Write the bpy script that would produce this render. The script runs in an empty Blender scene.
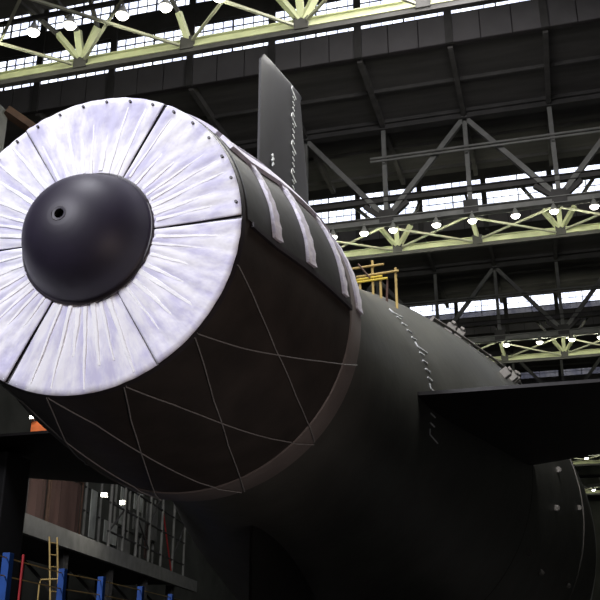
import bpy, bmesh, math, random
from mathutils import Vector, Matrix
C = bpy.data.collections.new('hall'); bpy.context.scene.collection.children.link(C)
R = math.radians
AX = 10.5                      # height of the submarine's axis above the floor
FZ = -AX                       # floor level seen from the axis
CX, CY, CZ = 6.582, -11.64, -6.051   # camera

# ------------------------------------------------------------------ materials
def mat(name, col, rough=.6, metal=0, var=.25, scale=3, bump=0, bscale=20, spec=.5, col2=None, stretch=(1,1,1)):
    m = bpy.data.materials.new(name); m.use_nodes = True
    n = m.node_tree; b = n.nodes['Principled BSDF']
    tc = n.nodes.new('ShaderNodeTexCoord'); mp = n.nodes.new('ShaderNodeMapping')
    mp.inputs['Scale'].default_value = stretch
    n.links.new(tc.outputs['Object'], mp.inputs['Vector'])
    t = n.nodes.new('ShaderNodeTexNoise'); t.inputs['Scale'].default_value = scale; t.inputs['Detail'].default_value = 5
    n.links.new(mp.outputs[0], t.inputs['Vector'])
    r = n.nodes.new('ShaderNodeValToRGB'); r.color_ramp.elements[0].position = .3; r.color_ramp.elements[1].position = .7
    c2 = col2 or tuple(min(1, c*(1+var)) for c in col)
    c1 = col if col2 else tuple(c*(1-var) for c in col)
    r.color_ramp.elements[0].color = (*c1, 1); r.color_ramp.elements[1].color = (*c2, 1)
    n.links.new(t.outputs['Fac'], r.inputs['Fac']); n.links.new(r.outputs['Color'], b.inputs['Base Color'])
    b.inputs['Roughness'].default_value = rough; b.inputs['Metallic'].default_value = metal
    b.inputs['Specular IOR Level'].default_value = spec
    if bump:
        t2 = n.nodes.new('ShaderNodeTexNoise'); t2.inputs['Scale'].default_value = bscale
        n.links.new(mp.outputs[0], t2.inputs['Vector'])
        bp = n.nodes.new('ShaderNodeBump'); bp.inputs['Strength'].default_value = bump; bp.inputs['Distance'].default_value = .05
        n.links.new(t2.outputs['Fac'], bp.inputs['Height']); n.links.new(bp.outputs[0], b.inputs['Normal'])
    return m
def emit(name, col, s):
    m = bpy.data.materials.new(name); m.use_nodes = True
    b = m.node_tree.nodes['Principled BSDF']; b.inputs['Base Color'].default_value = (*col, 1)
    b.inputs['Emission Color'].default_value = (*col, 1); b.inputs['Emission Strength'].default_value = s
    return m
M = dict(
 hull=mat('hull_paint', (.078,.078,.070), .42, var=.18, scale=.8, bump=.15, bscale=3),
 rubber=mat('rubber_black', (.011,.009,.009), .5, var=.25, scale=1.2, bump=.1, bscale=4),
 shroud=mat('shroud_cover', (.037,.030,.026), .5, var=.3, scale=1.5, bump=.1, bscale=5),
 band=mat('band_paint', (.20,.175,.165), .5, var=.12, scale=2),
 panel=mat('grey_panel', (.032,.032,.031), .55, var=.15, scale=1.5, bump=.15, bscale=3),
 fabric=mat('white_fabric', (.60,.585,.76), .75, scale=1.7, bump=.35, bscale=5, col2=(.86,.86,.90)),
 fabric2=mat('white_tape', (.95,.95,.97), .7, var=.06, scale=3, bump=.2),
 strap=mat('strap_fabric', (.66,.63,.76), .8, scale=7, bump=.5, bscale=12, col2=(.9,.88,.95)),
 hub=mat('hub_paint', (.020,.016,.030), .52, var=.12, scale=2),
 seam=mat('seam_black', (.03,.025,.03), .5),
 hole=mat('hole_black', (.004,.004,.004), .9),
 rope=mat('rope_pale', (.29,.29,.285), .8, var=.2, scale=20),
 mark=mat('mark_white', (.85,.87,.87), .7, var=.15, scale=12),
 fin=mat('fin_paint', (.024,.023,.026), .5, var=.12, scale=1.5),
 steel=mat('steel_grey', (.20,.20,.20), .6, var=.2, scale=1.5),
 dsteel=mat('steel_dark', (.055,.052,.055), .7, var=.25, scale=1),
 green=mat('steel_palegreen', (.50,.52,.34), .6, var=.14, scale=1.2),
 pgrey=mat('steel_pale', (.34,.34,.27), .6, var=.15, scale=1),
 black=mat('black_paint', (.008,.008,.009), .7),
 deck=mat('roof_deck', (.082,.077,.080), .85, var=.3, scale=.7, stretch=(.3,2,1)),
 fascia=mat('fascia_panel', (.115,.108,.120), .8, var=.12, scale=.6),
 wall=mat('wall_panel', (.08,.082,.078), .85, var=.3, scale=.4),
 conc=mat('floor_concrete', (.06,.057,.055), .8, var=.25, scale=.6, bump=.2, bscale=4),
 blue=mat('blue_paint', (.012,.07,.30), .45, var=.2),
 red=mat('red_paint', (.42,.03,.035), .5, var=.2),
 yellow=mat('yellow_paint', (.62,.46,.05), .5, var=.2),
 ochre=mat('ochre_paint', (.42,.30,.10), .6, var=.2),
 maroon=mat('maroon_sheet', (.075,.04,.036), .85, var=.4, scale=.5, bump=.4, bscale=1, stretch=(1,1,.3)),
 brown=mat('brown_paint', (.07,.034,.022), .7, var=.25),
 pale=mat('pale_sheet', (.48,.5,.5), .7, var=.3, scale=1),
 orange=mat('orange_sheet', (.85,.20,.06), .7, var=.15),
 lug=mat('lug_grey', (.2,.185,.175), .6, var=.2),
 lamp=emit('lamp_lens', (1,.97,.86), 14),
 lampc=mat('lamp_housing', (.3,.3,.29), .5),
)
def glass():
    m = bpy.data.materials.new('window_glass'); m.use_nodes = True; n = m.node_tree
    n.nodes.remove(n.nodes['Principled BSDF']); o = n.nodes['Material Output']
    tr = n.nodes.new('ShaderNodeBsdfTransparent'); gl = n.nodes.new('ShaderNodeBsdfGlossy'); gl.inputs['Roughness'].default_value = .15
    t = n.nodes.new('ShaderNodeTexNoise'); t.inputs['Scale'].default_value = .9
    tc = n.nodes.new('ShaderNodeTexCoord'); n.links.new(tc.outputs['Object'], t.inputs['Vector'])
    r = n.nodes.new('ShaderNodeValToRGB'); r.color_ramp.elements[0].position = .35; r.color_ramp.elements[1].position = .6
    r.color_ramp.elements[0].color = (.72,.74,.82,1); r.color_ramp.elements[1].color = (.97,.98,1,1)
    n.links.new(t.outputs['Fac'], r.inputs['Fac']); n.links.new(r.outputs['Color'], tr.inputs['Color'])
    mx = n.nodes.new('ShaderNodeMixShader'); mx.inputs[0].default_value = .06
    n.links.new(tr.outputs[0], mx.inputs[1]); n.links.new(gl.outputs[0], mx.inputs[2]); n.links.new(mx.outputs[0], o.inputs['Surface'])
    return m
M['glass'] = glass()
def radial_fabric():
    m = M['fabric']; n = m.node_tree; tc = n.nodes.new('ShaderNodeTexCoord'); sp = n.nodes.new('ShaderNodeSeparateXYZ')
    n.links.new(tc.outputs['Object'], sp.inputs[0])
    at = n.nodes.new('ShaderNodeMath'); at.operation = 'ARCTAN2'; n.links.new(sp.outputs['Z'], at.inputs[0]); n.links.new(sp.outputs['X'], at.inputs[1])
    mu = n.nodes.new('ShaderNodeMath'); mu.operation = 'MULTIPLY'; mu.inputs[1].default_value = 6.5; n.links.new(at.outputs[0], mu.inputs[0])
    ln = n.nodes.new('ShaderNodeVectorMath'); ln.operation = 'LENGTH'; n.links.new(tc.outputs['Object'], ln.inputs[0])
    cb = n.nodes.new('ShaderNodeCombineXYZ'); n.links.new(mu.outputs[0], cb.inputs['X']); n.links.new(ln.outputs['Value'], cb.inputs['Y'])
    t = n.nodes.new('ShaderNodeTexNoise'); t.inputs['Scale'].default_value = 1.15; t.inputs['Detail'].default_value = 6; t.inputs['Roughness'].default_value = .6; n.links.new(cb.outputs[0], t.inputs['Vector'])
    r = n.nodes.new('ShaderNodeValToRGB'); r.color_ramp.elements[0].position = .38; r.color_ramp.elements[1].position = .58
    r.color_ramp.elements[0].color = (.60,.585,.76,1); r.color_ramp.elements[1].color = (.88,.875,.91,1)
    n.links.new(t.outputs['Fac'], r.inputs['Fac']); n.links.new(r.outputs['Color'], n.nodes['Principled BSDF'].inputs['Base Color'])
radial_fabric()

# ------------------------------------------------------------------ mesh helpers
class MB:
    def __init__(s): s.b = bmesh.new()
    def box(s, x0, x1, y0, y1, z0, z1):
        v = [s.b.verts.new(p) for p in ((x0,y0,z0),(x1,y0,z0),(x1,y1,z0),(x0,y1,z0),(x0,y0,z1),(x1,y0,z1),(x1,y1,z1),(x0,y1,z1))]
        for f in ((3,2,1,0),(4,5,6,7),(0,1,5,4),(1,2,6,5),(2,3,7,6),(3,0,4,7)): s.b.faces.new([v[i] for i in f])
        return s
    def bar(s, a, b, w, h=None, up=(0,0,1)):
        a, b = Vector(a), Vector(b); h = h or w; d = (b-a).normalized(); u = Vector(up)
        if abs(d.dot(u)) > .95: u = Vector((0,1,0))
        r = d.cross(u).normalized(); u = r.cross(d)
        v = [s.b.verts.new(p + r*sx*w/2 + u*sz*h/2) for p in (a, b) for sx, sz in ((-1,-1),(1,-1),(1,1),(-1,1))]
        for f in ((3,2,1,0),(4,5,6,7),(0,1,5,4),(1,2,6,5),(2,3,7,6),(3,0,4,7)): s.b.faces.new([v[i] for i in f])
        return s
    def ibeam(s, a, b, w, h):                       # channel-like section: web and two flanges
        a, b = Vector(a), Vector(b); t = .12*h
        s.bar(a, b, w*.3, h-2*t); o = Vector((0,0,h/2-t/2))
        s.bar(a+o, b+o, w, t); s.bar(a-o, b-o, w, t); return s
    def tube(s, pts, r, n=8, closed=False):
        pts = [Vector(p) for p in pts]; rings = []
        for i, p in enumerate(pts):
            q0 = pts[i-1] if i or closed else p; q1 = pts[(i+1) % len(pts)] if i < len(pts)-1 or closed else p
            d = (q1-q0).normalized(); u = Vector((0,0,1)) if abs(d.z) < .9 else Vector((0,1,0))
            x = d.cross(u).normalized(); y = x.cross(d)
            rr = r[i] if isinstance(r, (list, tuple)) else r
            rings.append([s.b.verts.new(p + (x*math.cos(k*2*math.pi/n) + y*math.sin(k*2*math.pi/n))*rr) for k in range(n)])
        m = len(rings)
        for i in range(m if closed else m-1):
            A, B_ = rings[i], rings[(i+1) % m]
            for k in range(n): s.b.faces.new((A[k], A[(k+1)%n], B_[(k+1)%n], B_[k]))
        if not closed:
            s.b.faces.new(rings[0][::-1]); s.b.faces.new(rings[-1])
        return s
    def lathe(s, prof, n=96, t0=0, t1=360):         # prof: (y, r); axis along Y
        full = abs(t1-t0-360) < .01; m = n if full else n+1; rows = []
        for y, r in prof:
            if r < 1e-4: rows.append([s.b.verts.new((0,y,0))]*m); continue
            rows.append([s.b.verts.new((r*math.cos(R(t0+(t1-t0)*k/n)), y, r*math.sin(R(t0+(t1-t0)*k/n)))) for k in range(m)])
        for i in range(len(rows)-1):
            for k in range(n):
                a, b, c, d = rows[i][k], rows[i][(k+1)%m], rows[i+1][(k+1)%m], rows[i+1][k]
                u = list(dict.fromkeys((a,b,c,d)))
                if len(u) > 2: s.b.faces.new(u)
        return s
    def prism(s, poly, fn0, fn1):
        a = [s.b.verts.new(fn0(*p)) for p in poly]; b = [s.b.verts.new(fn1(*p)) for p in poly]; n = len(poly)
        s.b.faces.new(a); s.b.faces.new(b[::-1])
        for i in range(n): s.b.faces.new((a[(i+1)%n], a[i], b[i], b[(i+1)%n]))
        return s
    def build(s, name, m, parent=None, smooth=False, bevel=0, off=None):
        bmesh.ops.recalc_face_normals(s.b, faces=s.b.faces)
        me = bpy.data.meshes.new(name); s.b.to_mesh(me); s.b.free(); me.materials.append(m)
        o = bpy.data.objects.new(name, me); C.objects.link(o)
        if smooth:
            for p in me.polygons: p.use_smooth = True
            me.set_sharp_from_angle(angle=R(35))
        if bevel:
            bv = o.modifiers.new('bevel', 'BEVEL'); bv.width = bevel; bv.segments = 2; bv.limit_method = 'ANGLE'
        if parent:
            o.parent = parent
            w = Vector(parent.get('base', (0,0,0))) if parent else Vector()
            if 'base' in parent: o.location = -w
        return o
def tag(o, label=None, cat=None, group=None, kind=None):
    for k, v in (('label',label),('category',cat),('group',group),('kind',kind)):
        if v: o[k] = v
    return o
BASES = {}
def thing(name, label, cat, base=(0,0,0), group=None):   # an Empty at the thing's base; parts are modelled in hall coordinates
    o = bpy.data.objects.new(name, None); C.objects.link(o); o.location = base; o.empty_display_size = .3
    BASES[o.name] = Vector(base); return tag(o, label, cat, group)
def part(mb, name, m, root, **k):
    o = mb.build(name, m, None, **k); o.parent = root
    o.location = -BASES.get(root.name, Vector()) if root.name in BASES else (0,0,0)
    return o
def struct(o): o['kind'] = 'structure'; return o
def lerp(x, xs, ys):
    if x <= xs[0]: return ys[0]
    for i in range(1, len(xs)):
        if x <= xs[i]: return ys[i-1] + (ys[i]-ys[i-1])*(x-xs[i-1])/(xs[i]-xs[i-1])
    return ys[-1]
def smoothprof(ys, rs, n):                         # Catmull-Rom through the profile points
    out = []
    for i in range(len(ys)-1):
        p0, p1, p2, p3 = [Vector((ys[j], rs[j])) for j in (max(i-1,0), i, i+1, min(i+2, len(ys)-1))]
        for k in range(n):
            t = k/n
            m1 = (p2-p0)/max(p2.x-p0.x,1e-6)*(p2.x-p1.x); m2 = (p3-p1)/max(p3.x-p1.x,1e-6)*(p2.x-p1.x)
            r = (2*t**3-3*t*t+1)*p1.y + (t**3-2*t*t+t)*m1.y + (-2*t**3+3*t*t)*p2.y + (t**3-t*t)*m2.y
            out.append((p1.x+(p2.x-p1.x)*t, r))
    out.append((ys[-1], rs[-1])); return out

# ================================================================== THE SUBMARINE
SPY=[0,.5,1,1.5,2,2.5,3,3.5,4,4.8]; SPR=[2.5,2.58,2.66,2.78,2.9,2.99,3.07,3.14,3.2,3.24]
HPY=[4.6,6,8,10,12,14,16,20,25,30,35,40,60,95,110,120,125,127]; HPR=[2.9,3.08,3.25,3.56,4.06,4.64,5.13,5.98,6.93,7.53,7.98,8.28,8.4,8.4,7.9,6.2,4.0,0]
SR = lambda y: lerp(y, SPY, SPR)
hp = smoothprof(HPY, HPR, 6); HR = lambda y: lerp(y, [p[0] for p in hp], [p[1] for p in hp])
def cyl(y, th, r): return (r*math.cos(R(th)), y, r*math.sin(R(th)))
sub = thing('submarine', 'huge black submarine seen from its stern, sheeted propulsor with dark hub pointing at us', 'submarine', (0,25,-8.4))
hull = part(MB().lathe([(4.6,0)]+hp, 144), 'hull', M['hull'], sub, smooth=True)
def sub2(mb, name, m, par, **k):                  # a sub-part: parent already carries the offset
    o = mb.build(name, m, None, **k); o.parent = par; return o
# weld ring and lugs on the hull
sub2(MB().tube([cyl(30.3, t, HR(30.3)+.005) for t in range(0,360,3)], .035, 6, True), 'weld_seam', M['lug'], hull)
for y in (19.5, 45.0):
    sub2(MB().tube([cyl(y, t, HR(y)-.005) for t in range(0,360,3)], .02, 5, True), 'weld_seam', M['hull'], hull)
for y, t in ((23.5,3.8),(22.8,-9),(28.2,-2.1),(20.6,-26.8),(22.9,-29),(28.4,-26.2)):
    mb = MB(); p = Vector(cyl(y,t,HR(y)-.05)); n = Vector((math.cos(R(t)),0,math.sin(R(t))))
    mb.bar(p, p+n*.16, .2, .2).bar(p+n*.16, p+n*.2, .13, .13)
    sub2(mb, 'mounting_lug', M['lug'], hull, bevel=.03)
# cable and fittings along the hull's upper right flank
cab = [cyl(16+i, 50.5-1.05*i, HR(16+i)+.1) for i in range(0, 13)]
sub2(MB().tube(cab, .045, 6), 'cable', M['lug'], hull, smooth=True)
for i in range(0, 13, 2):
    a = Vector(cab[i]); n = Vector((a.x,0,a.z)).normalized()
    sub2(MB().bar(a-n*.2, a+n*.06, .09), 'cable_clip', M['lug'], hull)
for y, t in ((18.6,51.5),(19.8,51.2),(20.9,33.8),(22.6,35.5),(23.4,36.4)):
    p = Vector(cyl(y,t,HR(y)-.06)); n = Vector((math.cos(R(t)),0,math.sin(R(t))))
    mb = MB().bar(p, p+n*.32, .28, .34); mb.bar(p+n*.32, p+n*.42, .4, .16)
    sub2(mb, 'bollard', M['lug'], hull, bevel=.03)
# draft marks round the hull at y=10.95
mb = MB()
def tick(mb, fn, a0, a1, h):                       # a short raised stroke between two surface points
    p, q = fn(*a0), fn(*a1); mb.tube([p, (p+q)/2, q], h, 6)
hf = lambda y, t: Vector(cyl(y, t, HR(y)+.012))
t = 40.7; k = 0
while t > -15:
    mb = MB()
    if k % 5 == 0:
        tick(mb, hf, (10.88, t+1.6), (10.92, t-.4), .019); tick(mb, hf, (10.92, t-.4), (11.45, t-1.7), .019)
    else: tick(mb, hf, (10.85, t+.3), (11.12, t-.3), .02)
    k += 1; t -= 3.55
    sub2(mb, 'draft_mark', M['mark'], hull)

# shroud
prof = smoothprof(SPY, SPR, 3)
shroud = part(MB().lathe([(.02,2.30),(0,2.5)]+prof[1:]+[(4.82,3.1),(4.7,2.8),(4.6,2.4)], 144), 'shroud', M['shroud'], sub, smooth=True)
def patch(mb, y0, y1, t0, t1, h0=.02, h1=.05, n=None, yf=None):
    n = n or max(2, int(abs(t1-t0)/2.5)); m = max(1, int((y1-y0)/.15)); g = []
    for h in (h0, h1):
        g.append([[mb.b.verts.new(cyl((y0 + (y1-y0)*j/m) if not yf else yf((y0+(y1-y0)*j/m), t0+(t1-t0)*i/n), t0+(t1-t0)*i/n, SR(min(4.8,y0+(y1-y0)*j/m))+h)) for j in range(m+1)] for i in range(n+1)])
    for s_, G in enumerate(g):
        for i in range(n):
            for j in range(m): mb.b.faces.new((G[i][j], G[i+1][j], G[i+1][j+1], G[i][j+1]))
    A, B_ = g
    for i in range(n):
        mb.b.faces.new((A[i][0],A[i+1][0],B_[i+1][0],B_[i][0])); mb.b.faces.new((A[i][m],A[i+1][m],B_[i+1][m],B_[i][m]))
    for j in range(m):
        mb.b.faces.new((A[0][j],A[0][j+1],B_[0][j+1],B_[0][j])); mb.b.faces.new((A[n][j],A[n][j+1],B_[n][j+1],B_[n][j]))
    return mb
mb = MB(); pr = [(4.08,SR(4.08)+.005),(4.1,SR(4.1)+.03),(4.78,SR(4.78)+.03),(4.83,SR(4.8)),(4.83,3.05)]
tag(sub2(mb.lathe(pr, 144), 'rear_band', M['band'], shroud, smooth=True), 'brownish grey band round the shroud rim')
# grey panels and straps over the upper half
edges = [.06, 1.06, 2.24, 3.70, 4.2]
for i in range(4):
    sub2(patch(MB(), edges[i]+.06, edges[i+1]-.02, 1.6, 178.4, .0, .022), 'cover_panel', M['panel'], shroud, smooth=True)
def strap(y, w, flare=1.7, t0=2.6, t1=177.4):
    mb = MB(); n = 70; g = []
    for h in (.02, .075):
        rows = []
        for i in range(n+1):
            t = t0+(t1-t0)*i/n; e = min(t-t0, t1-t)
            ww = w*(1+(flare-1)*max(0,1-e/22.)); wob = .012*math.sin(t*.45+y*7)
            rows.append([mb.b.verts.new(cyl(y+ww*(s-.5)+wob, t, SR(min(4.8,y+ww*(s-.5)))+h+(.012*math.sin(t*1.3+s*5)if h>.05 else 0))) for s in (0,.33,.66,1)])
        g.append(rows)
    for G in g:
        for i in range(n):
            for j in range(3): mb.b.faces.new((G[i][j],G[i+1][j],G[i+1][j+1],G[i][j+1]))
    for i in range(n):
        for j in (0,3): mb.b.faces.new((g[0][i][j],g[0][i+1][j],g[1][i+1][j],g[1][i][j]))
    for i in (0,n):
        for j in range(3): mb.b.faces.new((g[0][i][j],g[0][i][j+1],g[1][i][j+1],g[1][i][j]))
    return mb
for y, w, fl in ((1.05,.14,1.7),(2.18,.25,1.15),(3.70,.15,1.35),(4.60,.36,1.0)):
    tag(sub2(strap(y, w, fl), 'cover_strap', M['strap'], shroud, smooth=True), 'white fabric strap')
for t0, t1, y0, y1 in ((34.5,41,.35,4.55),(46,76,.5,4.4),(139,145.5,.35,4.55),(104,134,.5,4.4)):
    tag(sub2(patch(MB(), y0, y1, t0, t1, .03, .10), 'lengthwise_strip', M['strap'], shroud, smooth=True), 'white fabric strip')
for t in (.4, 179.6):
    sub2(patch(MB(), .22, 4.05, t-.9, t+.9, .0, .06, n=2), 'edge_rail', M['seam'], shroud)
# ropes lashed round the lower half
ROPES = [[(.05,-16),(.73,-21.3),(1.8,-30.3),(3.02,-37.1),(4.72,-44.3)],
 [(.02,-42.6),(1.05,-36.9),(1.98,-30.5),(3.21,-23.3),(4.78,-15.2)],
 [(.05,-72),(.8,-67),(1.57,-61.8),(2.02,-59.2),(3.3,-52.9),(4.78,-45.1)],
 [(.05,-44.3),(.78,-50),(1.47,-55.5),(2.76,-63.2),(4.76,-72.4)],
 [(.06,-72.9),(1.02,-81),(2.03,-87.2),(3.79,-97.4),(4.7,-102)],
 [(.05,-100.2),(.97,-93.5),(2.03,-87.2),(3.7,-80.4),(4.76,-73.4)],
 [(.05,-101),(1.09,-109.4),(2.14,-115.8),(3.5,-124),(4.7,-130)],
 [(.05,-128),(1.2,-120.5),(2.4,-113.5),(3.7,-107),(4.76,-101.5)],
 [(.05,-130),(1.2,-137.5),(2.4,-144.5),(3.7,-151),(4.76,-156.5)]]
for rp in ROPES:
    ys, ts = [p[0] for p in rp], [p[1] for p in rp]
    pts = [cyl(ys[0]+(ys[-1]-ys[0])*i/30, lerp(ys[0]+(ys[-1]-ys[0])*i/30, ys, ts), SR(ys[0]+(ys[-1]-ys[0])*i/30)+.02) for i in range(31)]
    pts = [cyl(-.01, ts[0], SR(0)-.12)] + pts
    for i in range(1, len(pts)):
        if pts[i][1] > 4.05: v = Vector((pts[i][0],0,pts[i][2])); v = v.normalized()*(v.length+.03); pts[i] = (v.x, pts[i][1], v.z)
    tag(sub2(MB().tube(pts, .0105, 6), 'lashing_rope', M['rope'], shroud, smooth=True), 'thin pale lashing rope')

# sheeted end disc: six sectors of white fabric round the hub
disc = part(MB().lathe([(-.005,1.0),(-.005,2.47),(-.02,2.48),(-.02,2.495),(.06,2.52),(.06,2.45),(.02,1.0)], 144), 'end_disc', M['seam'], sub, smooth=True)
random.seed(4)
for si, (a0, a1) in enumerate(((1,62),(62,122),(122,181),(181,243),(243,301),(301,361))):
    gap0 = .75 if a0 in (1,62,181,243) else .3; gap1 = .75 if a1 in (62,181,243,361) else .3
    mb = MB(); A = a0+gap0; Bq = a1-gap1
    pl = [A]; 
    while pl[-1] < Bq-9: pl.append(pl[-1]+random.uniform(5.5,9))
    pl.append(Bq)
    nr = 14; nt = 72; G = []
    for i in range(nt+1):
        th = A+(Bq-A)*i/nt
        j = max(k for k in range(len(pl)-1) if pl[k] <= th+1e-6)
        u = (th-pl[j])/(pl[j+1]-pl[j]); row = []
        for q in range(nr+1):
            r = 1.03+(2.49-1.03)*q/nr
            y = -.03 - .014*math.sin(math.pi*u)*(1-.5*q/nr) - .006*math.sin(r*9+j*2.1+si)*math.sin(math.pi*u) - .004*math.sin(th*.9+r*5)
            rr = r
            row.append(mb.b.verts.new(cyl(y, th, min(rr,2.49))))
        G.append(row)
    for i in range(nt):
        for q in range(nr): mb.b.faces.new((G[i][q],G[i+1][q],G[i+1][q+1],G[i][q+1]))
    o = sub2(mb, 'fabric_sector', M['fabric'], disc, smooth=True); tag(o, 'white fabric sector of the disc')
    sm = o.modifiers.new('thickness', 'SOLIDIFY'); sm.thickness = .012; sm.offset = 1
    for th in pl[1:-1]:                             # taped joints between the pleats
        r0 = random.uniform(1.1,1.16); r1 = random.choice((2.42, 2.1, 2.4, 1.9)); w = random.uniform(.02,.042); m_ = 12
        mb = MB(); v = []
        for q in range(m_+1):
            r = r0+(r1-r0)*q/m_; tt = th+.12*math.sin(q*.9+th); hw = math.degrees((w*(1.5-.95*q/m_)+.004*math.sin(q*2.2))/r)
            v.append([mb.b.verts.new(cyl(yy, tt+s*hw, r)) for s, yy in ((-1,-.03),(-.6,-.034-.028*(1-q/m_)**.5),(.6,-.034-.028*(1-q/m_)**.5),(1,-.03))])
        for q in range(m_):
            for k in range(3): mb.b.faces.new((v[q][k],v[q][k+1],v[q+1][k+1],v[q+1][k]))
            mb.b.faces.new((v[q][3],v[q][0],v[q+1][0],v[q+1][3]))
        mb.b.faces.new(v[0]); mb.b.faces.new(v[-1][::-1])
        tag(sub2(mb, 'tape_strip', M['fabric2'], disc, smooth=True), 'bright white tape strip')
b0 = None
for k in range(19):
    t = 7+10*k
    if b0 is None:
        b0 = sub2(MB().tube([(0,-.072,0),(0,-.02,0)], .024, 8), 'bolt', M['seam'], disc); b = b0
    else: b = b0.copy(); C.objects.link(b)
    b.location = cyl(0, t, 2.42)
# hub
hubp = [(.05,1.03),(0,1.07),(-.03,1.085),(-.09,1.085),(-.11,1.055),(-.24,1.0),(-.38,.935),(-.52,.85),(-.65,.745),(-.76,.615),(-.845,.47),(-.90,.33),(-.93,.20),(-.937,.11)]
hp2 = smoothprof([-p[0] for p in hubp[4:]], [p[1] for p in hubp[4:]], 5)
hub = part(MB().lathe(hubp[:4]+[(-a,b) for a,b in hp2]+[(-.93,.075),(-.80,.07),(-.80,0)], 128), 'propulsor_hub', M['hub'], sub, smooth=True)
sub2(MB().lathe([(-.93,.074),(-.82,.069),(-.815,0)], 32), 'hub_hole', M['hole'], hub)
sub2(MB().tube([cyl(-.934, t, .115) for t in range(0,360,15)], .008, 5, True), 'hole_rim', M['seam'], hub)
sub2(MB().tube([cyl(-.07, t, 1.08) for t in range(0,360,4)], .028, 6, True), 'hub_collar', M['seam'], hub)

# fins: a foil from an outline (chord coordinate c, span s) with thickness th(c)
def foil(outline, thick, place):
    ring0 = []; mb = MB(); c0 = min(p[0] for p in outline); c1 = max(p[0] for p in outline)
    # grid between trailing and leading edge
    spans = sorted(set(p[1] for p in outline)); s0, s1 = spans[0], spans[-1]; ns = 16; nc = 14
    def bounds(s):
        xs = []
        for i in range(len(outline)):
            a, b = outline[i], outline[(i+1) % len(outline)]
            if (a[1]-s)*(b[1]-s) <= 0 and abs(a[1]-b[1]) > 1e-6:
                xs.append(a[0]+(b[0]-a[0])*(s-a[1])/(b[1]-a[1]))
        return min(xs), max(xs)
    rows = []
    for i in range(ns+1):
        s = s0+(s1-s0)*(1-(1-i/ns)**1.6); s = min(s, s1-1e-4); a, b = bounds(s); row = []
        for k in range(nc+1):
            u = k/nc; c = a+(b-a)*u
            t = thick*(.16+.84*math.sin(math.pi*min(1,u)**.8)**.6 if 0 < u < 1 else (.16 if u == 0 else .02))
            t *= (1-.25*i/ns); row.append((c, s, t/2))
        rows.append(row)
    top = [[mb.b.verts.new(place(c,s,t)) for c,s,t in r] for r in rows]; bot = [[mb.b.verts.new(place(c,s,-t)) for c,s,t in r] for r in rows]
    for i in range(ns):
        for k in range(nc):
            mb.b.faces.new((top[i][k],top[i+1][k],top[i+1][k+1],top[i][k+1])); mb.b.faces.new((bot[i][k],bot[i][k+1],bot[i+1][k+1],bot[i+1][k]))
        for k in (0,nc): mb.b.faces.new((top[i][k],top[i+1][k],bot[i+1][k],bot[i][k]))
    for k in range(nc):
        for i in (0,ns): mb.b.faces.new((top[i][k],top[i][k+1],bot[i][k+1],bot[i][k]))
    return mb
rud = part(foil([(8.2,3.0),(8.2,9.3),(10.9,10.02),(12.0,10.15),(12.5,9.4),(13.2,7.4),(13.6,5.5),(13.7,4.0),(13.7,3.0)], .42, lambda c,s,t: (t,c,s)), 'upper_rudder', M['fin'], sub, smooth=True)
part(foil([(13.78,3.0),(13.78,5.3),(14.2,6.0),(15.0,6.0),(17.2,5.3),(17.2,3.0)], .42, lambda c,s,t: (t,c,s)), 'dorsal_fin', M['rubber'], sub, smooth=True)
part(foil([(8.2,2.9),(8.2,8.6),(12.2,9.6),(13.6,5.5),(13.7,2.9)], .42, lambda c,s,t: (t,c,-s)), 'lower_rudder', M['rubber'], sub, smooth=True)
s = 9.55; k = 0
while s > 6.3:
    mb = MB()
    if k % 5 == 0:
        mb.bar((.225,10.55,s+.12),(.225,10.5,s-.02),.022,.03); mb.bar((.225,10.5,s),(.225,10.98,s-.07),.022,.03)
    else: mb.bar((.225,10.62,s),(.225,10.8,s-.03),.022,.03)
    k += 1; s -= .185
    sub2(mb, 'draft_mark', M['mark'], rud)
mb = MB()
for z in (6.35,6.2): mb.bar((.20,8.72,z),(.20,8.9,z-.05),.03,.04)
mb.bar((.20,8.8,6.42),(.20,8.8,6.05),.03,.03)
sub2(mb, 'number_mark', M['mark'], rud)
part(foil([(10.0,2.6),(9.95,11.5),(10.3,11.8),(15.0,11.8),(16.0,11.5),(19.6,6.2),(20.2,4.6),(20.4,2.6)], .55, lambda c,s,t: (s,c,t-.05)), 'stern_plane', M['rubber'], sub, smooth=True)
part(foil([(11.1,2.6),(11.3,11.5),(11.6,11.8),(16.0,11.8),(17.0,11.5),(19.8,8.2),(20.9,4.6),(21.0,2.6)], .55, lambda c,s,t: (-s,c,t-.05)), 'stern_plane', M['rubber'], sub, smooth=True)

# keel blocks under the hull
kb = None
for i, y in enumerate((24, 31, 38, 46, 54, 62, 70)):
    h = HR(y+.75)+.06
    t = thing('keel_block', 'stacked keel block under the submarine hull, number counted forward from the rudder', 'keel block', (0,y,FZ), 'keel blocks under the hull')
    part(MB().box(-2.4,2.4,y-.9,y+.9,FZ,FZ+.9), 'base', M['conc'], t, bevel=.05)
    poly = [(-2.2,FZ+.9),(2.2,FZ+.9)] + [(x, -math.sqrt(h*h-x*x)-.05) for x in (2.2,1.6,.8,0,-.8,-1.6,-2.2)]
    part(MB().prism(poly, lambda x,z: (x,y-.7,z), lambda x,z: (x,y+.7,z)), 'saddle', M['brown'], t)
    t['label'] = 'brown saddled keel block carrying the submarine hull above the floor'

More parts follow.
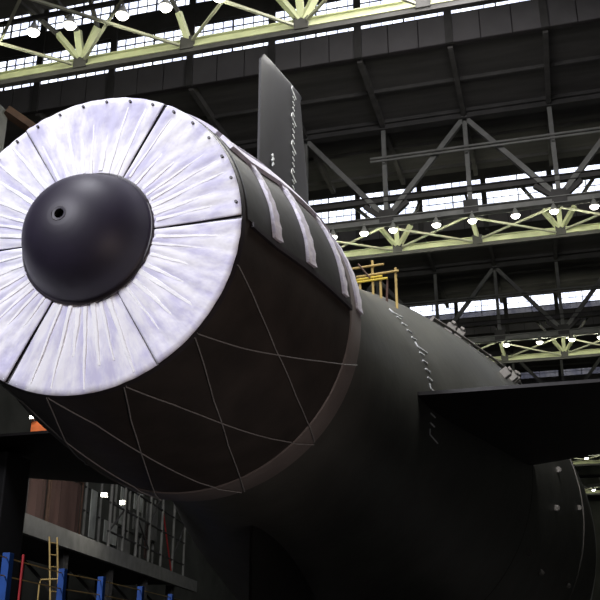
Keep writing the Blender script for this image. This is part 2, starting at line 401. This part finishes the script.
# ================================================================== THE HALL
XL, XR = -30.0, 31.0; YF = -34.0; YB = CY+160
def Y(d): return d+CY
def Z(h): return h+CZ
T = [25.0, 49.0, 72.6, 97.0, 121.0, 145.0]          # planes of the roof trusses
K = [30.0, 52.9, 77.8, 102.0, 126.0, 150.0]          # lit chords of the bracing girders
G = [41.7, 65.0, 90.0, 114.0, 138.0]                 # glazed clerestories
O = [33.9, 56.5, 81.4, 106.0, 130.0]                 # near edge of each roof opening
ZD = Z(31)
struct(MB().box(XL-1,XR+1,YF-1,YB+1,FZ-.4,FZ).build('floor', M['conc']))
mb = MB(); ds = [YF]+[Y(g)+.3 for g in G]; de = [Y(o) for o in O]+[YB]
for a, b in zip(ds, de): mb.box(XL,XR,a,b,ZD,ZD+.6)
ceil = struct(mb.build('ceiling', M['deck']))
mb = MB()
for o, g in zip(O, G): mb.box(XL,XR,Y(o)-.2,Y(g)+.6,Z(38.7),Z(39.0)).box(XL,XR,Y(o)-.2,Y(o),ZD+.6,Z(38.7))
sub2(mb, 'monitor_roof', M['deck'], ceil)
mb = MB()
for a, b in zip(ds, de):
    y = a+3.5
    while y < b-1: mb.box(XL,XR,y-.09,y+.09,ZD-.22,ZD); y += 3.3
sub2(mb, 'purlin', M['dsteel'], ceil)
mb = MB()
for a, b in zip(ds, de):
    for k in range(-5,7): x = -1.6+4.95*k; mb.box(x-.14,x+.14,a,b,ZD-.45,ZD)
sub2(mb, 'rafter', M['deck'], ceil)
struct(MB().box(XL-.6,XL,YF,YB,FZ,Z(39)).build('wall_left', M['wall']))
struct(MB().box(XR,XR+.6,YF,YB,FZ,Z(39)).build('wall_right', M['wall']))
struct(MB().box(XL-.6,XR+.6,YB,YB+.6,FZ,Z(39)).build('wall_back', M['wall']))
struct(MB().box(XL-.6,XR+.6,YF-.6,YF,FZ,Z(39)).build('wall_front', M['wall']))
nodes = [-1.6+4.95*k for k in range(-5,7)]
wn = 0
for gi, g in enumerate(G):
    y = Y(g)
    tr = struct(MB().box(XL,XR,y+.06,y+.3,Z(30.7),Z(32.5)).build('trim_%d' % (gi+1), M['seam']))
    mb = MB(); x = nodes[0]-4.95
    for k in range(38):
        x0 = nodes[0]-4.95+1.65*k
        if x0+1.62 < XR and x0 > XL: mb.box(x0+.03,x0+1.62,y,y+.08,Z(30.72),Z(32.46))
    sub2(mb, 'fascia_panel', M['fascia'], tr)
    mb = MB()
    for x in nodes: mb.box(x-.2,x+.2,y-.16,y,Z(30.6),Z(38.7))
    sub2(mb, 'post', M['dsteel'], tr)
    mb = MB().box(XL,XR,y-.05,y+.3,Z(34.95),Z(36.4)).box(XL,XR,y-.05,y+.3,Z(38.3),Z(38.7))
    sub2(mb, 'transom', M['dsteel'], tr)
    for z0, z1 in ((32.5,34.95),(36.4,38.3)):
        wn += 1
        w = struct(MB().box(XL,XR,y+.05,y+.2,Z(z0),Z(z0)+.08).box(XL,XR,y+.05,y+.2,Z(z1)-.08,Z(z1)).build('window_%d' % wn, M['dsteel']))
        sub2(MB().box(XL,XR,y+.12,y+.14,Z(z0)+.08,Z(z1)-.08), 'pane', M['glass'], w)
        mb = MB(); x = nodes[0]-4.95
        k = 0
        while x < XR:
            if x > XL: ww = .03 if k % 4 else .08; mb.box(x-ww/2,x+ww/2,y+.08,y+.18,Z(z0),Z(z1))
            x += .62; k += 1
        z = Z(z0)+.62
        while z < Z(z1)-.3: mb.box(XL,XR,y+.09,y+.17,z-.018,z+.018); z += .62
        sub2(mb, 'mullion', M['dsteel'], w)

ORD = ['nearest', 'second', 'third', 'fourth', 'fifth', 'sixth']
def cp(o, dx, parent, dy=0):
    c = o.copy(); C.objects.link(c); c.parent = parent; c.location = (o.location.x+dx, o.location.y+dy, o.location.z); return c
WHERE = ['high above the white disc at top left', 'right of the tall rudder, above the submarine', 'over the hull top right of the yellow scaffold', 'just above the right stern plane', 'far off beyond the hull at lower right', 'farthest off by the back wall']
for i, d in enumerate(T):
    y = Y(d); t = thing('roof_truss', '%s dark roof truss, %s' % (ORD[i], WHERE[i]), 'truss', (0,y,Z(24)), 'steel roof trusses')
    part(MB().ibeam((XL+.05,y,Z(24.22)),(XR-.05,y,Z(24.22)),.5,.46), 'lower_chord', M['steel'], t)
    part(MB().ibeam((XL+.05,y,Z(25.62)),(XR-.05,y,Z(25.62)),.4,.4), 'middle_chord', M['dsteel'], t)
    part(MB().ibeam((XL+.05,y,Z(30.65)),(XR-.05,y,Z(30.65)),.6,.6), 'upper_chord', M['dsteel'], t)
    for j, x in enumerate(nodes):
        part(MB().bar((x,y,Z(24.3)),(x,y,Z(30.4)),.26,.26), 'post', M['steel'], t)
        part(MB().box(x-.42,x+.42,y-.2,y+.2,Z(24.0),Z(24.9)), 'gusset_plate', M['dsteel'], t)
        for dx in ((-1.3, 1.3) if j % 2 else ()): part(MB().bar((x+dx*.15,y,Z(24.4)),(x+dx,y,Z(25.35)),.3,.26), 'strut', M['dsteel'], t)
        if j < len(nodes)-1:
            x1 = nodes[j+1]; up = (j-5) % 2 == 0      # foot at -1.6, head at 3.35
            a, b = ((x,Z(24.4)),(x1,Z(30.5))) if up else ((x,Z(30.5)),(x1,Z(24.4)))
            part(MB().bar((a[0],y+.02,a[1]),(b[0],y+.02,b[1]),.30,.30), 'diagonal', M['steel'], t)
    gy = Y(K[i]); g = thing('bracing_girder', '%s lit pale green braced girder, %s' % (ORD[i], WHERE[i]), 'girder', (0,gy,Z(23.7)), 'lit bracing girders')
    part(MB().ibeam((XL+.05,gy,Z(24.1)),(XR-.05,gy,Z(24.1)),.36,.42), 'chord', M['green'], g)
    part(MB().box(XL+.05,XR-.05,gy-.14,gy+.14,Z(23.66),Z(23.88)), 'lower_rail', M['dsteel'], g)
    if i == 0: part(MB().bar((XL+.05,Y(26.8),Z(24.19)),(XR-.05,Y(26.8),Z(24.19)),.16,.16), 'lamp_rail', M['dsteel'], g)
    for j, x in enumerate(nodes):
        part(MB().box(x-.3,x+.3,gy-.22,gy+.22,Z(23.8),Z(24.4)), 'node_plate', M['dsteel'], g)
        if j % 2:
            for dx in (-.95, 0, .95):
                part(MB().bar((x+dx*.12,gy-.1,Z(24.3)),(x+dx,gy-.6,Z(25.4)),.30,.2), 'knee_brace', M['green'], g)
                part(MB().bar((x+dx,gy-.6,Z(25.4)),(x+dx*2.2,y+.3,Z(25.7)),.16,.16), 'brace_shaded_run', M['dsteel'], g)  # unlit upper run of each brace, its shade put in as dark steel
        else:
            part(MB().bar((x,gy-.1,Z(24.3)),(x-.22,gy-.7,Z(25.3)),.24,.2), 'knee_brace', M['green'], g)
            part(MB().bar((x-.22,gy-.7,Z(25.3)),(x-.3,y+.3,Z(25.7)),.14,.14), 'brace_shaded_run', M['dsteel'], g)
        if j < len(nodes)-1:
            x1 = nodes[j+1]
            part(MB().bar((x+.3,gy-.3,Z(24.1)),(x1-.1,y+.35,Z(24.15)),.11,.11), 'cross_brace', M['pgrey'], g)
            part(MB().bar((x1-.3,gy-.3,Z(23.95)),(x+.1,y+.35,Z(23.95)),.11,.11), 'cross_brace', M['pgrey'], g)
# twin rails hung on the second and third truss
for i, (x0, h, d) in enumerate(((-2.4,28.1,48.6),(XL,27.6,72.1))):
    t = thing('service_pipe', ['pair of pale pipes across the truss right of the rudder, left end cut off short', 'pair of grey pipes across the truss above the hull top'][i], 'pipe', (0,Y(d),Z(h)))
    for dz in (0,.22):
        part(MB().tube([(x0,Y(d),Z(h)+dz),(XR-.05,Y(d),Z(h)+dz)], .07, 8), 'pipe', M['steel'], t, smooth=True)
    mb = MB()
    for x in nodes:
        if x > x0: part(MB().box(x-.08,x+.08,Y(d)+.06,Y(d)+.32,Z(h)-.15,Z(h)+.35), 'bracket', M['steel'], t)

# lamps
LAMPS = [(0,15.16,[(-15.6,''),(-13.8,''),(-11.91,'row'),(-10.28,''),(-8.01,''),(-6.2,''),(-4.0,''),(-1.8,''),(.4,''),(2.6,'')]),
         (1,37.16,[(-6.7,''),(-4.83,''),(-2.94,''),(-1.21,''),(1.32,''),(3.39,''),(5.81,''),(7.93,''),(10.1,''),(12.3,'')]),
         (2,60.56,[(.84,''),(3.8,''),(6.38,''),(8.85,''),(11.0,''),(13.2,'')]),
         (4,108.6,[(8.2,''),(10.5,''),(12.6,'')]),
         (5,133.,[(9.4,''),(11.8,''),(13.6,'')])]
lbl = {0:'lit lamp hanging in the roof bracing at top left', 1:'small round lit lamp in the row under the bright windows right of the rudder', 2:'small lit lamp in the row over the hull top at right', 4:'tiny lit lamp far off beyond the hull at lower right', 5:'tiny farthest lit lamp beyond the hull at lower right'}
proto = None
for row, y, xs in LAMPS:
    zt = Z(23.62) if row else Z(23.6)
    for n, (x, _) in enumerate(xs):
        r = thing('hall_lamp', lbl[row], 'lamp', (x, y, zt), 'lit lamps in bracing row %d' % (row+1))
        if proto is None:
            hs = MB().lathe([(.32,0),(.32,.09),(.12,.15),(-.02,.26),(-.10,.27),(-.10,.24)], 24)
            bmesh.ops.rotate(hs.b, verts=hs.b.verts, matrix=Matrix.Rotation(R(90),3,'X'))
            h0 = hs.build('housing', M['lampc'], None, smooth=True)
            ln = MB().lathe([(-.09,0),(-.12,.25),(-.22,.18),(-.25,.0)], 24)
            bmesh.ops.rotate(ln.b, verts=ln.b.verts, matrix=Matrix.Rotation(R(90),3,'X'))
            l0 = ln.build('lens', M['lamp'], None, smooth=True)
            s0 = MB().box(-.04,.04,-.04,.04,.26,.50).build('stem', M['lampc'], None)
            proto = (h0, l0, s0)
            for o in proto: o.parent = r
        else:
            for o in proto:
                c = o.copy(); C.objects.link(c); c.parent = r
        L = bpy.data.lights.new('lamp_light', 'SPOT'); L.energy = {0:230,1:340,2:470,4:300,5:300}[row]; L.color = (.98,1,.74); L.shadow_soft_size = .2; L.spot_size = R(165); L.spot_blend = .5
        lo = bpy.data.objects.new('lamp_light', L); C.objects.link(lo); lo.parent = r; lo.location = (0,.15,-.2); lo.rotation_euler = (R(88),0,0)

# yellow scaffold railing standing on the hull just ahead of the shroud
t = thing('scaffold_railing', 'yellow and ochre tube scaffold standing on the hull top behind the shroud', 'scaffold', (1.9,12.3,3.3))
yy = 12.36
for x, z0, z1 in ((2.11,3.5,4.62),(2.33,3.4,4.2),(2.77,3.0,4.32),(1.74,3.7,4.15),(1.35,3.8,4.6)):
    part(MB().tube([(x,yy,z0),(x,yy,z1)], .038, 8), 'upright', M['ochre'], t, smooth=True)
for x0, x1, z, m in ((1.1,2.45,4.42,'ochre'),(1.2,2.55,3.98,'yellow'),(1.65,2.87,4.17,'ochre'),(1.3,2.4,4.06,'yellow')):
    part(MB().tube([(x0,yy-.06,z-.03),(x1,yy-.06,z+.03)], .034, 8), 'rail', M[m], t, smooth=True)
part(MB().tube([(1.72,yy-.1,4.52),(2.05,yy-.1,4.05)], .025, 8), 'brace', M['brown'], t, smooth=True)
part(MB().tube([(2.52,yy+.05,4.0),(2.48,yy+.05,3.3)], .035, 8), 'upright', M['brown'], t, smooth=True)

# left gallery: grey beam, decking, screens, frames
A0, A1 = Vector((-14.9,18.8,0)), Vector((-25.5,79.5,0)); dv = (A1-A0).normalized(); nv = Vector((-dv.y,dv.x,0))
if nv.x > 0: nv = -nv
def gp(s, off, z): p = A0+dv*s+nv*off; return (p.x,p.y,z)
t = thing('gallery', 'long grey steel gallery edge running back along the left side below the stern plane', 'gallery', (A0.x,A0.y,FZ))
part(MB().bar(gp(3.2,.15,-.45),gp(44,.15,-.45),.3,.85), 'edge_beam', M['steel'], t)
part(MB().bar(gp(3.2,3.4,-.15),gp(44,3.4,-.15),6.2,.25), 'decking', M['dsteel'], t)
for s in range(5,44,8):
    p = gp(s,.6,0); part(MB().box(p[0]-.25,p[0]+.25,p[1]-.25,p[1]+.25,FZ,-.85), 'column', M['dsteel'], t)
    p = gp(s,6.0,0); part(MB().box(p[0]-.25,p[0]+.25,p[1]-.25,p[1]+.25,FZ,-.28), 'column', M['dsteel'], t)
    mb = MB().bar(gp(s+.0,.6,-3.2),gp(s+.0,3.0,-.9),.15); part(mb, 'strut', M['dsteel'], t)
scr = ['maroon sheet screen nearest the dark column', 'maroon sheet screen beside the middle of the gallery', 'maroon sheet screen next to the far work lights']
for i, s in enumerate((4.2, 9.9, 15.6)):
    t = thing('sheet_screen', scr[i]+' on the gallery', 'screen', gp(s+2.7,2.6,.0), 'maroon screens on the gallery')
    mb = MB(); n = 26; v = []
    for k in range(n+1):
        a = Vector(gp(s+5.4*k/n, 2.6+.09*math.sin(k*1.3)+.05*math.sin(k*3.1), 0))
        v.append([mb.b.verts.new((a.x,a.y,z)) for z in (.05,1.2,2.6,3.8)]+[mb.b.verts.new((a.x+nv.x*.05,a.y+nv.y*.05,z)) for z in (3.8,2.6,1.2,.05)])
    for k in range(n):
        for j in range(8): mb.b.faces.new((v[k][j],v[k][(j+1)%8],v[k+1][(j+1)%8],v[k+1][j]))
    mb.b.faces.new(v[0]); mb.b.faces.new(v[-1][::-1])
    part(mb, 'sheet', M['maroon'], t, smooth=True)
    for s2 in (s, s+5.4):
        part(MB().tube([gp(s2,2.5,-.02),gp(s2,2.5,3.95)], .07, 8), 'pole', M['pale'] if s2 == 4.2 else M['brown'], t)
    part(MB().tube([gp(s,2.5,3.9),gp(s+5.4,2.5,3.9)], .06, 8), 'top_rail', M['brown'], t)
t = thing('frame_tower', 'tall grey frame tower with pale panels on the gallery by the hull', 'scaffold', gp(32,2.2,0))
for s in (22.0, 25.0, 28.2, 31.6, 35.2, 39.0, 43.0):
    for o_ in (1.0, 3.6): part(MB().tube([gp(s,o_,-.02),gp(s,o_,6.4)], .1, 8), 'upright', M['steel'], t)
for z in (1.2, 2.9, 4.4, 5.9):
    for o_ in (1.0, 3.6): part(MB().tube([gp(21.8,o_,z),gp(43.2,o_,z)], .07, 8), 'ledger', M['dsteel'], t)
for s, l, z0, z1, m in ((22.2,2.6,.3,1.1,'brown'),(25.2,1.2,1.3,4.3,'pale'),(26.6,1.4,.2,1.1,'steel'),(28.4,3,.2,1.1,'pale'),(28.4,3,1.4,2.8,'pale'),(31.8,1.4,3.0,5.6,'pale'),(31.8,3.2,.3,2.2,'steel'),(35.4,3.4,.3,1.1,'pale'),(35.4,3.4,3.1,4.3,'steel'),(39.2,1.6,1.4,4.2,'maroon'),(41,1.8,.2,1.1,'pale'),(39.2,3.6,3.0,5.7,'steel'),(35.4,2.4,4.6,6.2,'pale')):
    part(MB().bar(gp(s,3.3,(z0+z1)/2),gp(s+l,3.3,(z0+z1)/2),.06,z1-z0), 'panel', M[m], t)
for a, b, z0, z1, m in ((22,25,1.2,2.9,'dsteel'),(28.2,31.6,2.9,1.2,'dsteel'),(35.2,39,4.4,.1,'red'),(39,43,1.2,4.4,'dsteel'),(31.6,35.2,2.9,5.9,'dsteel')):
    part(MB().tube([gp(a,1.0,z0),gp(b,1.0,z1)], .06, 8), 'diagonal', M[m], t)
def worklamp(loc, label, e, col=(1,.95,.8), sz=.16, group=None):
    r = thing('work_lamp', label, 'lamp', loc, group); x, y, z = loc
    part(MB().box(x-sz,x+sz,y-.08,y+.12,z,z+2*sz*.8), 'housing', M['lampc'], r, bevel=.02)
    part(MB().box(x-sz*.8,x+sz*.8,y-.11,y-.07,z+.04,z+2*sz*.8-.04), 'lens', M['lamp'], r)
    L = bpy.data.lights.new('lamp_light', 'POINT'); L.energy = e; L.color = col; L.shadow_soft_size = .15
    lo = bpy.data.objects.new('lamp_light', L); C.objects.link(lo); lo.parent = r; lo.location = (0.25,-.5,.15)
worklamp((-16.4,33.0,1.93), 'bright work lamp on the gallery screens, left of the two', 110, group='work lamps on the gallery')
worklamp((-16.1,34.6,1.76), 'bright work lamp on the gallery screens, right of the two', 130, group='work lamps on the gallery')
# orange panel with its lamp on the left
t = thing('orange_panel', 'small orange sheet panel left of the shroud, above the left stern plane', 'panel', (-16.0,25.1,0))
part(MB().box(-16.25,-15.0,25.05,25.15,3.3,4.12), 'sheet', M['orange'], t)
part(MB().tube([(-16.2,25.2,-.02),(-16.2,25.2,4.2)], .06, 8), 'pole', M['dsteel'], t)
worklamp((-16.05,24.8,4.13), 'work lamp shining on the orange panel at the left', 14, sz=.12)

# left hall column and brown brace under the roof
t = thing('crane_column', 'pale grey steel column at the left edge with a brown diagonal brace', 'column', (-16.9,19.6,FZ))
part(MB().box(-17.3,-16.15,19.2,20.2,FZ,Z(23.6)), 'shaft', M['steel'], t, bevel=.04)
part(MB().bar((-16.1,19.9,Z(23.5)),(-11.2,25.4,Z(20.4)),.5,.35), 'brace', M['brown'], t)
t = thing('shoring_column', 'black shoring column under the left stern plane at the left edge', 'column', (-9.4,12.4,FZ))
part(MB().box(-10.2,-8.74,11.9,13.2,FZ,-.36), 'shaft', M['black'], t, bevel=.04)
part(MB().box(-10.5,-8.4,11.7,13.5,FZ,FZ+.3), 'foot_plate', M['dsteel'], t)

# blue post railing along the lower left, on its own work platform
t = thing('work_platform', 'dark work platform under the left side of the stern', 'platform', (-4.6,9,FZ))
part(MB().box(-7.2,-2.6,2.2,19,-6.0,-5.8), 'deck', M['dsteel'], t)
for x in (-7.0,-2.8):
    for y in (2.6,8,13.4,18.6): part(MB().box(x-.12,x+.12,y-.12,y+.12,FZ,-6.0), 'leg', M['dsteel'], t)
bp = [(-2.93,3.36,.075),(-3.5,6.36,.07),(-3.62,8.36,.07),(-4.02,11.36,.07),(-4.45,14.36,.07)]
t = thing('guard_rail', 'blue post guard rail with thin ochre rails along the bottom left', 'railing', (-3.6,8.4,-5.8))
for x, y, w in bp:
    part(MB().box(x-w,x+w,y-w,y+w,-5.8,-4.27), 'post', M['blue'], t, bevel=.01)
for z in (-4.36,-4.67,-5.1):
    pts = [(-2.5,1.6,z)]+[(x,y,z) for x,y,w in bp]+[(-4.8,16.4,z)]
    part(MB().tube(pts, .012, 6), 'rail', M['ochre'], t)
tag(MB().tube([(-2.66,3.4,-5.8),(-2.65,3.4,-4.30)], .022, 8).build('pole', M['red']), 'thin red pole beside the nearest blue railing post', 'pole')
t = thing('ladder', 'yellow ladder leaning behind the blue railing at lower left', 'ladder', (-4.85,8.6,-5.8))
for a, b in (((-5.02,8.3,-3.34),(-4.72,8.3,-5.8)),((-4.93,8.5,-3.34),(-4.62,8.5,-5.8))): part(MB().tube([a,b], .022, 8), 'stile', M['ochre'], t)
for k in range(9):
    u = (k+.5)/9; a = Vector((-5.02,8.3,-3.34)).lerp(Vector((-4.72,8.3,-5.8)),u); b = Vector((-4.93,8.5,-3.34)).lerp(Vector((-4.62,8.5,-5.8)),u)
    part(MB().tube([a,b], .014, 6), 'rung', M['ochre'], t)
t = thing('handrail_frame', 'small bent yellow tube frame in front of the ladder', 'handrail', (-4.9,8.0,-5.8))
part(MB().tube([(-4.99,8.0,-5.8),(-4.99,8.0,-4.42),(-4.95,8.0,-4.33),(-4.4,8.0,-4.33)], .018, 8), 'tube', M['ochre'], t)

# ================================================================== LIGHT
w = bpy.data.worlds.new('sky'); bpy.context.scene.world = w; w.use_nodes = True
bg = w.node_tree.nodes['Background']; bg.inputs['Color'].default_value = (.90,.93,1,1); bg.inputs['Strength'].default_value = 3
def area(name, loc, aim, size, e, col=(1,1,1), sy=None):
    L = bpy.data.lights.new(name, 'AREA'); L.energy = e; L.color = col; L.size = size
    if sy: L.shape = 'RECTANGLE'; L.size_y = sy
    o = bpy.data.objects.new(name, L); C.objects.link(o); o.location = loc
    o.rotation_euler = (Vector(aim)-Vector(loc)).to_track_quat('-Z','Y').to_euler(); return o
L = bpy.data.lights.new('flood_light', 'SPOT'); L.energy = 33000; L.color = (.93,.92,1); L.shadow_soft_size = 2.2; L.spot_size = R(34); L.spot_blend = .6
fl = bpy.data.objects.new('flood_light', L); C.objects.link(fl); fl.location = (-7,-24,13)
fl.rotation_euler = (Vector((0,1,0))-Vector((-7,-24,13))).to_track_quat('-Z','Y').to_euler()
area('roof_light_rear', (6,12,18), (3,22,0), 7, 5400, (1,.98,.93), 20)
area('roof_light_top', (-1,-4,19), (0,3,0), 5, 2600, (.93,.93,1))
L = bpy.data.lights.new('warm_bounce_fill', 'SPOT'); L.energy = 2600; L.color = (1,.80,.74); L.shadow_soft_size = 1.5; L.spot_size = R(34); L.spot_blend = .8  # added warm fill, stands in for low bounce on the shroud's underside
fl = bpy.data.objects.new('warm_bounce_fill', L); C.objects.link(fl); fl.location = (17,-9,-8)
fl.rotation_euler = (Vector((0,2.5,-1))-Vector((17,-9,-8))).to_track_quat('-Z','Y').to_euler()
area('roof_fill', (5,40,-2), (5,60,24), 10, 420, (1,1,1), 30)

cam = bpy.data.cameras.new('camera'); co = bpy.data.objects.new('camera', cam); C.objects.link(co)
cam.sensor_width = 36; cam.lens = 926.6/600*36; cam.clip_end = 500
pit, yaw = .371, .269
fw = Vector((-math.sin(yaw)*math.cos(pit), math.cos(yaw)*math.cos(pit), math.sin(pit)))
co.location = (CX,CY,CZ); co.rotation_euler = fw.to_track_quat('-Z','Y').to_euler()
bpy.context.scene.camera = co
for o in C.objects:                                  # stand everything on a floor at z = 0
    if o.parent is None: o.location.z += AX
vs = bpy.context.scene.view_settings; vs.view_transform = 'Standard'; vs.look = 'None'; vs.gamma = 1; vs.exposure = 0; vs.use_curve_mapping = False
